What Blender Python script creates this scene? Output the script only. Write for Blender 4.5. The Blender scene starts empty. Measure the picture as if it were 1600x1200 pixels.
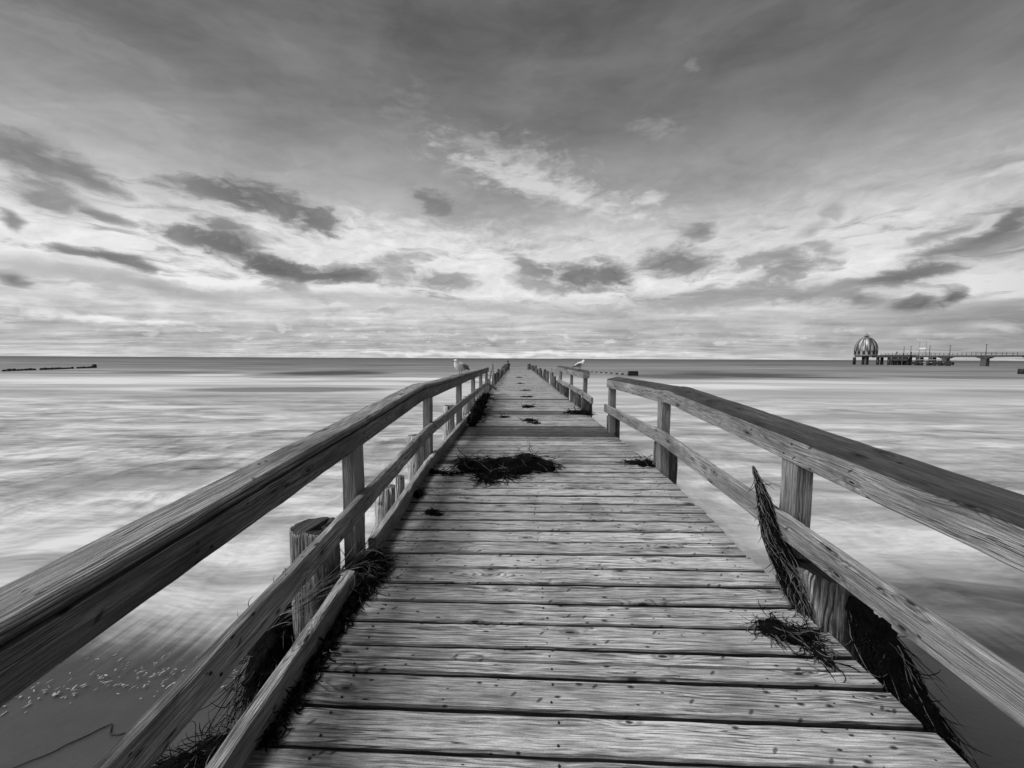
import bpy, bmesh, math, random
from mathutils import Vector, Matrix, noise as mn
random.seed(7)
R = math.radians
S = bpy.context.scene
C = S.collection

# ------------------------------------------------------------------ camera
EYE = 2.4                                    # eye height above the still water
cd = bpy.data.cameras.new('camera'); cam = bpy.data.objects.new('camera', cd); C.objects.link(cam)
cam.matrix_world = Matrix.Translation((0, 0, EYE)) @ Matrix.Rotation(R(.76), 4, 'Z') @ Matrix.Rotation(R(90 - 3.81), 4, 'X') @ Matrix.Rotation(R(.27), 4, 'Z')
cd.sensor_width = 36; cd.lens = 13.5; cd.clip_start = .05; cd.clip_end = 90000
S.camera = cam
S.cycles.max_bounces = 5; S.cycles.diffuse_bounces = 3; S.cycles.transparent_max_bounces = 6
S.view_settings.view_transform = 'Standard'; S.view_settings.look = 'None'
S.view_settings.exposure = 0.0; S.view_settings.gamma = 1.0

# ------------------------------------------------------------------ node helper
class G:
    def __init__(s, nt): s.nt = nt; nt.nodes.clear()
    def n(s, t, **k):
        nd = s.nt.nodes.new('ShaderNode' + t)
        for a, v in k.items(): setattr(nd, a, v)
        return nd
    def put(s, sock, v):
        if v is None: return
        if hasattr(v, 'is_linked') or hasattr(v, 'links'): s.nt.links.new(v, sock)
        else: sock.default_value = v
    def m(s, op, a, b=None, c=None, clamp=False):
        nd = s.n('Math', operation=op, use_clamp=clamp)
        s.put(nd.inputs[0], a); s.put(nd.inputs[1], b); s.put(nd.inputs[2], c)
        return nd.outputs[0]
    def v(s, op, a, b=None, c=None):
        nd = s.n('VectorMath', operation=op)
        s.put(nd.inputs[0], a); s.put(nd.inputs[1], b)
        if c is not None: s.put(nd.inputs[2], c)
        return nd.outputs['Value'] if op in ('LENGTH', 'DOT_PRODUCT', 'DISTANCE') else nd.outputs[0]
    def xyz(s, v):
        nd = s.n('SeparateXYZ'); s.put(nd.inputs[0], v); return nd.outputs
    def comb(s, x, y, z=0.0):
        nd = s.n('CombineXYZ')
        for i, q in enumerate((x, y, z)): s.put(nd.inputs[i], q)
        return nd.outputs[0]
    def noise(s, vec, scale=1.0, detail=4.0, rough=.5, dist=0.0, out='Fac'):
        nd = s.n('TexNoise'); s.put(nd.inputs['Vector'], vec)
        nd.inputs['Scale'].default_value = scale; nd.inputs['Detail'].default_value = detail
        nd.inputs['Roughness'].default_value = rough; nd.inputs['Distortion'].default_value = dist
        return nd.outputs[out]
    def mr(s, v, a, b, c=0.0, d=1.0, smooth=True):
        nd = s.n('MapRange', interpolation_type='SMOOTHSTEP' if smooth else 'LINEAR')
        s.put(nd.inputs[0], v)
        for i, q in enumerate((a, b, c, d)): s.put(nd.inputs[i + 1], q)
        return nd.outputs[0]
    def ramp(s, v, pts, interp='LINEAR'):
        nd = s.n('ValToRGB'); s.put(nd.inputs[0], v); cr = nd.color_ramp; cr.interpolation = interp
        while len(cr.elements) > 1: cr.elements.remove(cr.elements[-1])
        for i, (p, c) in enumerate(pts):
            e = cr.elements[0] if i == 0 else cr.elements.new(p)
            e.position = p; e.color = (c, c, c, 1)
        return nd.outputs[0]
    def mixf(s, f, a, b):
        nd = s.n('Mix', data_type='FLOAT'); s.put(nd.inputs[0], f); s.put(nd.inputs[2], a); s.put(nd.inputs[3], b)
        return nd.outputs[0]
    def mapping(s, v, loc=(0, 0, 0), rot=0, sc=(1, 1, 1), t='POINT'):
        nd = s.n('Mapping', vector_type=t); s.put(nd.inputs[0], v)
        nd.inputs['Location'].default_value = loc; nd.inputs['Rotation'].default_value = (0, 0, rot); nd.inputs['Scale'].default_value = sc
        return nd.outputs[0]

# ------------------------------------------------------------------ sky: cloud field by direction (azimuth, slope)
SUN_EL, SUN_AZ = R(57), R(-112)              # low soft light from the left and behind
BLOBS = [
(-0.872, 0.198, 0.199, 0.067, 0.05, 0.93, 0.8, 0.5), (-0.3, 0.272, 0.384, 0.08, -0.02, 0.92, 0.85, 0.5), (-0.494, 0.3, 0.223, 0.05, -0.07, 0.9, 0.7, 0.5),
(0.882, 0.116, 0.134, 0.038, 0.08, 0.95, 0.9, 0.5), (0.33, 0.27, 0.423, 0.052, -0.09, 0.84, 0.6, 0.5), (-0.701, 0.161, 0.215, 0.032, -0.09, 0.95, 0.8, 0.5),
(-0.047, 0.188, 0.478, 0.041, -0.02, 0.92, 0.7, 0.5), (-0.891, 0.219, 0.085, 0.032, -0.13, 0.9, 0.6, 0.5), (-0.016, 0.482, 0.207, 0.072, -0.23, 0.78, 0.65, 0.9),
(0.097, 0.421, 0.272, 0.041, -0.31, 0.86, 0.85, 0.7), (-0.032, 0.463, 0.144, 0.025, -0.29, 0.8, 0.6, 0.7), (0.32, 0.38, 0.054, 0.016, 0.04, 0.84, 0.8, 0.9),
(0.322, 0.541, 0.08, 0.023, -0.13, 0.6, 0.7, 1.0), (0.394, 0.665, 0.025, 0.018, -0.96, 0.55, 0.7, 1.0), (0.881, 0.297, 0.047, 0.013, 0.02, 0.88, 0.9, 0.8),
(0.891, 0.328, 0.03, 0.011, -0.12, 0.8, 0.8, 0.8), (-0.856, 0.53, 0.064, 0.03, 0.09, 0.56, 0.7, 0.9), (-0.782, 0.535, 0.071, 0.02, -0.25, 0.55, 0.5, 0.9),
(0.661, 0.423, 0.068, 0.016, -0.28, 0.6, 0.6, 1.0), (-0.746, 0.413, 0.104, 0.041, 0.07, 0.66, 0.5, 1.0), (-0.297, 0.521, 0.144, 0.063, 1.2, 0.6, 0.4, 1.0),
(0.884, 0.048, 0.031, 0.009, -0.12, 0.9, 0.9, 0.8), (0.788, 0.052, 0.032, 0.011, -0.06, 0.85, 0.85, 0.8), (0.599, 0.064, 0.075, 0.021, -0.13, 0.86, 0.85, 0.9),
(-0.835, 0.07, 0.196, 0.01, -0.05, 0.92, 0.8, 0.9), (0.02, 0.012, 0.613, 0.008, 0.0, 0.93, 0.9, 0.4), (-0.879, 0.326, 0.098, 0.042, -0.14, 0.46, 0.85, 0.7),
(-0.816, 0.315, 0.049, 0.021, -0.55, 0.5, 0.8, 0.7), (-0.872, 0.262, 0.07, 0.03, -0.07, 0.5, 0.8, 0.8), (-0.815, 0.247, 0.035, 0.012, -0.25, 0.5, 0.8, 0.8),
(-0.924, 0.215, 0.019, 0.016, -0.8, 0.48, 0.8, 0.7), (-0.664, 0.335, 0.094, 0.033, -0.02, 0.45, 0.85, 0.9), (-0.555, 0.333, 0.12, 0.046, -0.19, 0.42, 0.85, 0.9),
(-0.468, 0.315, 0.057, 0.03, -0.08, 0.45, 0.8, 0.9), (-0.712, 0.238, 0.062, 0.02, -0.1, 0.45, 0.85, 0.9), (-0.632, 0.232, 0.081, 0.034, -0.31, 0.42, 0.9, 0.8),
(-0.547, 0.197, 0.093, 0.033, -0.15, 0.4, 0.95, 0.8), (-0.445, 0.194, 0.113, 0.024, 0.02, 0.42, 0.9, 0.8), (-0.646, 0.266, 0.035, 0.014, 0.01, 0.5, 0.8, 0.9),
(-0.845, 0.177, 0.039, 0.013, 0.01, 0.47, 0.85, 0.9), (-0.798, 0.172, 0.037, 0.018, -0.16, 0.43, 0.85, 0.9), (-0.914, 0.122, 0.024, 0.011, -0.25, 0.48, 0.85, 0.7),
(-0.215, 0.388, 0.077, 0.031, -0.33, 0.48, 0.85, 0.8), (-0.309, 0.211, 0.07, 0.043, -0.07, 0.6, 0.75, 1.0), (-0.185, 0.198, 0.089, 0.028, -0.1, 0.55, 0.8, 0.9),
(-0.524, 0.155, 0.052, 0.023, -0.2, 0.6, 0.8, 0.9), (0.034, 0.229, 0.073, 0.029, -0.43, 0.5, 0.8, 0.9), (0.156, 0.207, 0.108, 0.04, -0.18, 0.45, 0.9, 0.8),
(0.25, 0.21, 0.054, 0.038, -0.69, 0.45, 0.9, 0.8), (0.051, 0.188, 0.092, 0.022, -0.21, 0.56, 0.7, 0.9), (0.413, 0.295, 0.037, 0.029, -0.4, 0.5, 0.8, 0.9),
(0.381, 0.228, 0.092, 0.037, -0.17, 0.46, 0.85, 0.8), (0.553, 0.212, 0.102, 0.021, 0.12, 0.56, 0.8, 1.0), (0.594, 0.18, 0.096, 0.023, 0.18, 0.53, 0.8, 1.0),
(0.755, 0.149, 0.083, 0.021, 0.15, 0.44, 0.9, 0.8), (0.818, 0.158, 0.049, 0.017, 0.2, 0.46, 0.85, 0.9), (0.837, 0.197, 0.084, 0.018, 0.33, 0.52, 0.8, 1.0),
(0.876, 0.223, 0.046, 0.014, 0.56, 0.47, 0.85, 0.9), (0.799, 0.221, 0.058, 0.013, 0.3, 0.56, 0.7, 1.0), (0.633, 0.265, 0.044, 0.015, 0.37, 0.62, 0.6, 1.0),
(0.79, 0.097, 0.055, 0.018, -0.06, 0.42, 0.9, 0.8), (0.826, 0.107, 0.022, 0.018, -0.48, 0.42, 0.9, 0.8), (0.722, 0.113, 0.036, 0.014, -0.12, 0.5, 0.8, 0.9),
(0.471, 0.136, 0.273, 0.033, 0.01, 0.58, 0.75, 0.9), (0.664, 0.133, 0.122, 0.021, 0.03, 0.58, 0.7, 0.9), (0.676, 0.293, 0.033, 0.015, -0.19, 0.58, 0.6, 1.0),
(0.665, 0.216, 0.04, 0.015, -0.57, 0.58, 0.7, 1.0), (-0.749, 0.133, 0.209, 0.022, -0.08, 0.64, 0.75, 0.8), (-0.875, 0.14, 0.114, 0.017, -0.1, 0.7, 0.6, 0.8),
(-0.391, 0.136, 0.525, 0.021, 0.0, 0.68, 0.6, 1.0), (0.858, 0.067, 0.152, 0.024, 0.03, 0.6, 0.7, 0.9), (0.447, 0.076, 0.446, 0.027, -0.03, 0.66, 0.5, 1.0),
(0.035, 0.124, 0.369, 0.022, -0.04, 0.68, 0.6, 1.0), (0.708, 0.022, 0.346, 0.017, -0.01, 0.66, 0.6, 0.8)
]
world = bpy.data.worlds.new('World'); S.world = world; world.use_nodes = True
g = G(world.node_tree)
tc = g.n('TexCoord'); D = tc.outputs['Generated']; d = g.xyz(D)
u = g.m('ARCTAN2', d[0], d[1]); hz = g.m('SQRT', g.m('ADD', g.m('MULTIPLY', d[0], d[0]), g.m('MULTIPLY', d[1], d[1])))
w = g.m('DIVIDE', d[2], g.m('MAXIMUM', hz, .05))
P0 = g.comb(u, w)
nw = g.noise(g.mapping(P0, sc=(5, 11, 1)), 1.0, 3.0, .55, 0.0, 'Color')
P = g.v('ADD', P0, g.v('MULTIPLY', g.v('SUBTRACT', nw, (.5, .5, .5)), (.12, .05, 0)))
nw2 = g.noise(g.mapping(P0, loc=(3, 7, 0), sc=(22, 55, 1)), 1.0, 3.0, .55, 0.0, 'Color')
P = g.v('ADD', P, g.v('MULTIPLY', g.v('SUBTRACT', nw2, (.5, .5, .5)), (.025, .012, 0)))
# cloud layer perspective: plane far overhead
zz = g.m('ADD', g.m('MAXIMUM', w, 0.0), .045)
pl = g.comb(g.m('DIVIDE', g.m('SINE', u), zz), g.m('DIVIDE', g.m('COSINE', u), zz))
edge = g.noise(g.mapping(P, sc=(17, 36, 1)), 1.0, 6.0, .62)
fine = g.noise(g.mapping(P, loc=(5, 1, 0), sc=(30, 70, 1)), 1.0, 5.0, .6)
streak = g.noise(g.mapping(pl, rot=.35, sc=(.5, 1.6, 1)), 1.0, 6.0, .6, .6)
low = g.noise(g.mapping(pl, loc=(9, 2, 0), sc=(.55, 1.15, 1)), 1.0, 6.0, .6, .3)
veil = g.noise(g.mapping(P, rot=.5, loc=(1, 4, 0), sc=(3.2, 5.0, 1)), 1.0, 5.0, .55, .4)
wash = g.noise(g.mapping(P, rot=-1.0, loc=(4, 4, 0), sc=(2.5, 9, 1)), 1.0, 4.0, .5, .5)
base = g.ramp(w, [(0.0, .80), (.012, .78), (.03, .70), (.07, .75), (.12, .86), (.18, .92), (.26, .88), (.33, .75), (.42, .61), (.55, .49), (.75, .41), (1.0, .40)])
base = g.m('MULTIPLY', base, g.mr(u, -.1, 1.1, 1.0, .98))
val = g.m('ADD', base, g.m('MULTIPLY', g.m('SUBTRACT', veil, .5), .22))
val = g.m('ADD', val, g.m('MULTIPLY', g.m('SUBTRACT', wash, .5), g.mr(w, .15, .4, .03, .14)))
# left sky carries more veil cloud high up than the right
val = g.m('ADD', val, g.m('MULTIPLY', g.m('MULTIPLY', g.mr(u, .1, -.8), g.mr(w, .3, .45)), g.m('MULTIPLY', g.m('SUBTRACT', streak, .42), .45)))
def blob(val, b, edge):
    cu, cv, ru, rv, an, tgt, amt, nz = b
    q = g.mapping(P, loc=(cu, cv, 0), rot=an, sc=(ru, rv, 1), t='TEXTURE')
    L = g.v('LENGTH', q)
    L = g.m('MULTIPLY_ADD', edge0, -nz * 3.6, L)
    soft = .95 if tgt < .57 else 1.1
    return g.mixf(g.mr(L, 1.2, 1.2 - soft, 0.0, amt), val, tgt)
edge0 = g.m('SUBTRACT', g.m('MULTIPLY_ADD', fine, .35, g.m('MULTIPLY', edge, .65)), .5)
for b in BLOBS[:26]: val = blob(val, b, edge)
# near the horizon the deck of cloud breaks into thin layers
lowm = g.mr(w, .22, .09, 0.0, 1.0)
val = g.m('ADD', val, g.m('MULTIPLY', lowm, g.m('MULTIPLY', g.m('SUBTRACT', low, .5), .55)))
# thin broken shreds linking the bigger clouds, and bright little puffs low down
shn = g.noise(g.mapping(P, loc=(2, 2, 0), sc=(6, 24, 1)), 1.0, 5.0, .62, .4)
shm = g.m('MULTIPLY', g.mr(shn, .50, .68, 0.0, .60), g.m('MULTIPLY', g.mr(w, .07, .13), g.mr(w, .36, .24)))
val = g.mixf(shm, val, .52)
pfn = g.noise(g.mapping(P, loc=(7, 3, 0), sc=(20, 75, 1)), 1.0, 4.0, .6)
pfm = g.m('MULTIPLY', g.mr(pfn, .55, .66, 0.0, .6), g.m('MULTIPLY', g.mr(w, .015, .04), g.mr(w, .12, .07)))
val = g.mixf(pfm, val, .9)
for b in BLOBS[26:]: val = blob(val, b, edge)
val = g.m('MULTIPLY_ADD', g.m('SUBTRACT', fine, .5), g.mr(w, .4, .25, .02, .12), g.m('MULTIPLY_ADD', g.m('SUBTRACT', edge, .5), g.mr(w, .5, .25, .05, .27), val))
val = g.m('MINIMUM', g.m('MAXIMUM', val, .3), .955)
val = g.m('POWER', val, 2.2)
# unseen dome: glow added behind left, on the sun's side, to light the jetty
sd = Vector((math.sin(SUN_AZ), math.cos(SUN_AZ), .55)).normalized()
toward = g.v('DOT_PRODUCT', D, tuple(sd))
val = g.m('ADD', val, g.m('MULTIPLY', g.mr(toward, .6, .98), 1.2))
val = g.m('MULTIPLY', val, g.mr(g.v('DOT_PRODUCT', D, (.86, -.5, .05)), .15, .8, 1.0, .28))  # unseen sky at right rear dimmed to darken faces turned that way
sky = g.n('TexSky', sky_type='NISHITA'); sky.sun_disc = False; sky.sun_elevation = SUN_EL; sky.sun_rotation = SUN_AZ
sky.air_density = 1.0; sky.dust_density = 2.0
bw = g.n('RGBToBW'); g.nt.links.new(sky.outputs[0], bw.inputs[0])
b1 = g.n('Background'); g.put(b1.inputs[0], bw.outputs[0]); b1.inputs[1].default_value = .05
b2 = g.n('Background'); g.put(b2.inputs[0], val); b2.inputs[1].default_value = 1.0
mx = g.n('MixShader'); mx.inputs[0].default_value = .95
g.nt.links.new(b1.outputs[0], mx.inputs[1]); g.nt.links.new(b2.outputs[0], mx.inputs[2])
out = g.n('OutputWorld'); g.nt.links.new(mx.outputs[0], out.inputs[0])
world.cycles.sampling_method = 'MANUAL'; world.cycles.sample_map_resolution = 512

sl = bpy.data.lights.new('sun', 'SUN'); sl.energy = 1.8; sl.angle = R(22); sl.color = (1, 1, 1)
so = bpy.data.objects.new('sun', sl); C.objects.link(so)
sv = Vector((math.sin(SUN_AZ) * math.cos(SUN_EL), math.cos(SUN_AZ) * math.cos(SUN_EL), math.sin(SUN_EL)))
so.rotation_euler = sv.to_track_quat('Z', 'Y').to_euler()

# ------------------------------------------------------------------ materials
def mat(name):
    m = bpy.data.materials.new(name); m.use_nodes = True
    g = G(m.node_tree); p = g.n('BsdfPrincipled'); o = g.n('OutputMaterial')
    g.nt.links.new(p.outputs[0], o.inputs[0])
    return m, g, p
def gray(g, p, v):
    nd = g.n('CombineColor')
    for i in range(3): g.put(nd.inputs[i], v)
    g.nt.links.new(nd.outputs[0], p.inputs['Base Color'])
def bump(g, p, h, strength=.5, dist=.01):
    nd = g.n('Bump'); nd.inputs['Strength'].default_value = strength; nd.inputs['Distance'].default_value = dist
    g.put(nd.inputs['Height'], h); g.nt.links.new(nd.outputs[0], p.inputs['Normal'])
def plain(name, v, rough=.7, metal=0.0, var=.25, sc=8.0):
    m, g, p = mat(name); t = g.n('TexCoord')
    n_ = g.noise(t.outputs['Object'], sc, 4, .6)
    gray(g, p, g.mr(n_, .25, .75, v * (1 - var), v * (1 + var))); p.inputs['Roughness'].default_value = rough; p.inputs['Metallic'].default_value = metal
    return m
def wood(name, base, contrast=1.0, F=75, rough=.72, crack=.5, knots=1.0, ringamp=2.6, bumps=1.0, spots=1.0, stain=.5, power=1.5, grime=False):
    """weathered softwood: uv.x runs along the grain in metres, uv.y across it"""
    m, g, p = mat(name)
    uv = g.n('UVMap').outputs[0]
    tint = g.n('Attribute', attribute_name='tint').outputs['Fac']
    s = g.xyz(uv); U, V = s[0], s[1]
    kn = g.n('TexVoronoi', feature='F1', voronoi_dimensions='2D'); kn.inputs['Scale'].default_value = 1.0; kn.inputs['Randomness'].default_value = .95
    kw = g.noise(g.comb(g.m('MULTIPLY', U, 9), g.m('MULTIPLY', V, 30)), 1, 3, .6)
    g.put(kn.inputs['Vector'], g.comb(g.m('MULTIPLY', U, 2.6), g.m('MULTIPLY', V, 7.5)))
    kd = g.m('ADD', kn.outputs['Distance'], g.m('MULTIPLY', g.m('SUBTRACT', kw, .5), .12)); krnd = g.xyz(kn.outputs['Color'])[0]
    kon = g.m('GREATER_THAN', krnd, 1 - .36 * knots)
    hill = g.m('MULTIPLY', kon, g.m('EXPONENT', g.m('MULTIPLY', g.m('MULTIPLY', kd, kd), -14)))
    big = g.noise(g.comb(g.m('MULTIPLY', U, .9), g.m('MULTIPLY', V, 7)), 1, 2, .5)
    med = g.noise(g.comb(g.m('MULTIPLY', U, 4), g.m('MULTIPLY', V, 40)), 1, 3, .55)
    vn = g.noise(g.comb(g.m('MULTIPLY', U, .12), g.m('MULTIPLY', V, 16)), 1, 1, .5)
    ph = g.m('ADD', g.m('MULTIPLY', V, F), g.m('ADD', g.m('MULTIPLY', vn, F * .09), g.m('ADD', g.m('MULTIPLY', big, ringamp * 2.2), g.m('ADD', g.m('MULTIPLY', hill, ringamp), g.m('MULTIPLY', med, .9)))))
    fr = g.m('FRACT', ph)
    ring = g.m('POWER', g.m('ABSOLUTE', g.m('SUBTRACT', fr, .12)), 1.0)       # sharp early edge, slow late wood
    ring = g.ramp(fr, [(0, .15), (.10, .0), (.22, .55), (.6, 1.0), (.9, .8), (1.0, .15)])
    streak = g.noise(g.comb(g.m('MULTIPLY', U, 9), g.m('MULTIPLY', V, 240)), 1, 4, .65)
    streak2 = g.noise(g.comb(g.m('MULTIPLY', U, 4.2), g.m('MULTIPLY', V, 85)), 1, 4, .65)
    st = g.noise(g.comb(g.m('MULTIPLY', U, 1.6), g.m('MULTIPLY', V, 5)), 1, 5, .62, .5)
    grain = g.noise(g.comb(g.m('MULTIPLY', U, 130), g.m('MULTIPLY', V, 300)), 1, 3, .6)
    vis = g.mr(g.noise(g.comb(g.m('MULTIPLY', U, .8), g.m('MULTIPLY', V, 8)), 1, 2, .5), .38, .62)   # rings show only in places
    c = g.m('ADD', 1.0, g.m('MULTIPLY', g.m('SUBTRACT', ring, .75), g.m('MULTIPLY', vis, .55 * contrast)))
    c = g.m('MULTIPLY', c, g.mr(streak, .25, .75, 1 - .42 * contrast, 1 + .30 * contrast, False))
    c = g.m('MULTIPLY', c, g.mr(streak2, .3, .7, 1 - .34 * contrast, 1 + .24 * contrast, False))
    c = g.m('MULTIPLY', c, g.mr(st, .3, .7, 1 - stain * .7, 1 + stain * .4, False))
    c = g.m('MULTIPLY', c, g.mr(grain, .3, .7, .86, 1.12, False))
    # long checks
    ck = g.noise(g.comb(g.m('MULTIPLY', U, 1.3), g.m('MULTIPLY', V, 55)), 1, 3, .5)
    ckm = g.m('MULTIPLY', g.mr(g.m('ABSOLUTE', g.m('SUBTRACT', ck, .5)), .022, .004), g.mr(st, .47, .6))
    ckm = g.m('MULTIPLY', ckm, crack)
    c = g.m('MULTIPLY', c, g.m('SUBTRACT', 1, g.m('MULTIPLY', ckm, .8)))
    # knot hearts and small pin knots
    heart = g.m('MULTIPLY', kon, g.mr(kd, g.m('MULTIPLY_ADD', krnd, .15, -.04), .03))
    c = g.m('MULTIPLY', c, g.m('SUBTRACT', 1, g.m('MULTIPLY', heart, .85)))
    rim = g.m('MULTIPLY', kon, g.m('MULTIPLY', g.mr(kd, .17, .11), g.mr(kd, .05, .10)))
    c = g.m('MULTIPLY', c, g.m('SUBTRACT', 1, g.m('MULTIPLY', rim, .35)))
    k2 = g.n('TexVoronoi', feature='F1', voronoi_dimensions='2D'); k2.inputs['Scale'].default_value = 1.0
    g.put(k2.inputs['Vector'], g.comb(g.m('MULTIPLY', U, 9), g.m('MULTIPLY', V, 19)))
    k2r = g.xyz(k2.outputs['Color'])
    k2z = g.mr(g.noise(g.comb(g.m('MULTIPLY', U, 1.1), g.m('MULTIPLY', V, 6)), 1, 2, .5), .42, .6, .05, .5)
    k2m = g.m('MULTIPLY', g.m('LESS_THAN', k2r[0], g.m('MULTIPLY', k2z, spots)), g.mr(k2.outputs['Distance'], g.m('MULTIPLY_ADD', g.m('MULTIPLY', k2r[1], k2r[1]), .17, .05), .035))
    c = g.m('MULTIPLY', c, g.m('SUBTRACT', 1, g.m('MULTIPLY', k2m, .8)))
    k3 = g.n('TexVoronoi', feature='F1', voronoi_dimensions='2D'); k3.inputs['Scale'].default_value = 1.0
    g.put(k3.inputs['Vector'], g.comb(g.m('MULTIPLY', g.m('ADD', U, g.m('MULTIPLY', V, -.9)), 13), g.m('MULTIPLY', g.m('ADD', V, g.m('MULTIPLY', U, .15)), 9)))
    k3m = g.m('MULTIPLY', g.m('GREATER_THAN', g.xyz(k3.outputs['Color'])[1], 1 - .13 * spots), g.mr(k3.outputs['Distance'], .16, .06))
    c = g.m('MULTIPLY', c, g.m('SUBTRACT', 1, g.m('MULTIPLY', k3m, .6)))
    c = g.m('POWER', c, power)
    c = g.m('MULTIPLY', g.m('MULTIPLY', c, tint), base)
    if grime:    # damp algae along the kerb, patchy
        ps = g.xyz(g.n('NewGeometry').outputs['Position']); gn = g.noise(g.comb(g.m('MULTIPLY', ps[0], 2.5), g.m('MULTIPLY', ps[1], 1.6)), 1, 4, .6)
        gm = g.mr(g.m('ADD', ps[0], g.m('MULTIPLY', g.m('SUBTRACT', gn, .5), .9)), -.62, -.88)
        gr = g.m('MULTIPLY', g.mr(g.m('ADD', ps[0], g.m('MULTIPLY', g.m('SUBTRACT', gn, .5), .6)), 1.36, 1.58), .5)
        c = g.m('MULTIPLY', c, g.m('SUBTRACT', 1, g.m('MULTIPLY', g.m('MAXIMUM', gm, gr), .55)))
        c = g.m('MULTIPLY', c, g.mr(gn, .35, .65, .85, 1.12))
    gray(g, p, g.m('MINIMUM', c, .8))
    p.inputs['Roughness'].default_value = rough
    p.inputs['Specular IOR Level'].default_value = .35
    h = g.m('ADD', g.m('MULTIPLY', ring, g.m('MULTIPLY', vis, .35)), g.m('ADD', g.m('MULTIPLY', streak, .7), g.m('MULTIPLY', streak2, .7)))
    h = g.m('SUBTRACT', h, g.m('ADD', g.m('MULTIPLY', ckm, 2.0), g.m('MULTIPLY', g.m('ADD', heart, k2m), .6)))
    bump(g, p, h, .9, .003 * bumps)
    return m
M_deck = wood('weathered_deck_wood', .66, contrast=1.3, F=50, stain=.5, spots=1.1, knots=.9, grime=True, crack=.8)
M_rail = wood('rail_wood', .31, contrast=1.2, F=105, crack=1.0, ringamp=4.2, bumps=1.6, spots=.45, stain=.85, knots=1.4)
M_railR = wood('rail_wood_pale', .34, contrast=.95, F=95, crack=.9, ringamp=4.0, spots=.45, stain=.75, knots=1.4)
M_post = wood('post_wood', .27, contrast=1.0, F=60, spots=.1, knots=.5)
M_pile = wood('pile_wood', .34, contrast=1.7, F=45, crack=1.0, spots=0.0, knots=.2, bumps=4.0, stain=.9, power=1.7)
M_joist = wood('dark_wet_wood', .10, contrast=1.0)
M_screw = plain('rusty_screw', .015, .8)
M_weed = plain('wet_seaweed', .006, .8, sc=40, var=.6); M_weed.node_tree.nodes['Principled BSDF'].inputs['Specular IOR Level'].default_value = .12
nt_ = M_weed.node_tree; g_ = G.__new__(G); g_.nt = nt_
bump(g_, nt_.nodes['Principled BSDF'], g_.noise(g_.mapping(g_.n('TexCoord').outputs['Object'], sc=(1, 1, 1)), 90, 3, .7), 1.0, .02)
M_weed2 = plain('dry_eelgrass', .13, .6, sc=40, var=.5)
M_gullw = plain('white_feathers', .8, .8, var=.06)
M_gullg = plain('grey_feathers', .22, .8, var=.2)
M_gulld = plain('black_feathers', .04, .7)
M_leg = plain('bird_leg', .12, .6)
M_dark = plain('wet_black_timber', .012, .6, var=.5)
M_steel = plain('dark_pier_steel', .035, .6)
M_conc = plain('pier_concrete', .09, .85, sc=1)
M_rust = plain('pier_deck_edge', .075, .8, sc=1)
M_cloth = plain('dark_clothing', .03, .9)
M_cloth2 = plain('grey_jacket', .12, .9)
M_skin = plain('skin', .35, .6, var=.05)
M_hair = plain('dark_hair', .012, .7)

# ------------------------------------------------------------------ mesh helpers
def link(name, bm, m, parent=None, smooth=False):
    me = bpy.data.meshes.new(name); bm.to_mesh(me); bm.free()
    for q in (m if isinstance(m, (list, tuple)) else [m]): me.materials.append(q)
    if smooth: me.polygons.foreach_set('use_smooth', [True] * len(me.polygons))
    o = bpy.data.objects.new(name, me); C.objects.link(o)
    if parent: o.parent = parent; o.matrix_parent_inverse = parent.matrix_world.inverted() if False else Matrix.Translation(-parent.location)
    return o
def thing(name, label, cat, loc=(0, 0, 0), group=None):
    o = bpy.data.objects.new(name, None); C.objects.link(o); o.location = loc; o.empty_display_size = .2
    o['label'] = label; o['category'] = cat
    if group: o['group'] = group
    return o
def tag(o, label, cat, group=None, kind=None):
    o['label'] = label; o['category'] = cat
    if group: o['group'] = group
    if kind: o['kind'] = kind
    return o
def layers(bm): return bm.loops.layers.uv.verify(), (bm.loops.layers.float_color.get('tint') or bm.loops.layers.float_color.new('tint'))
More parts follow.
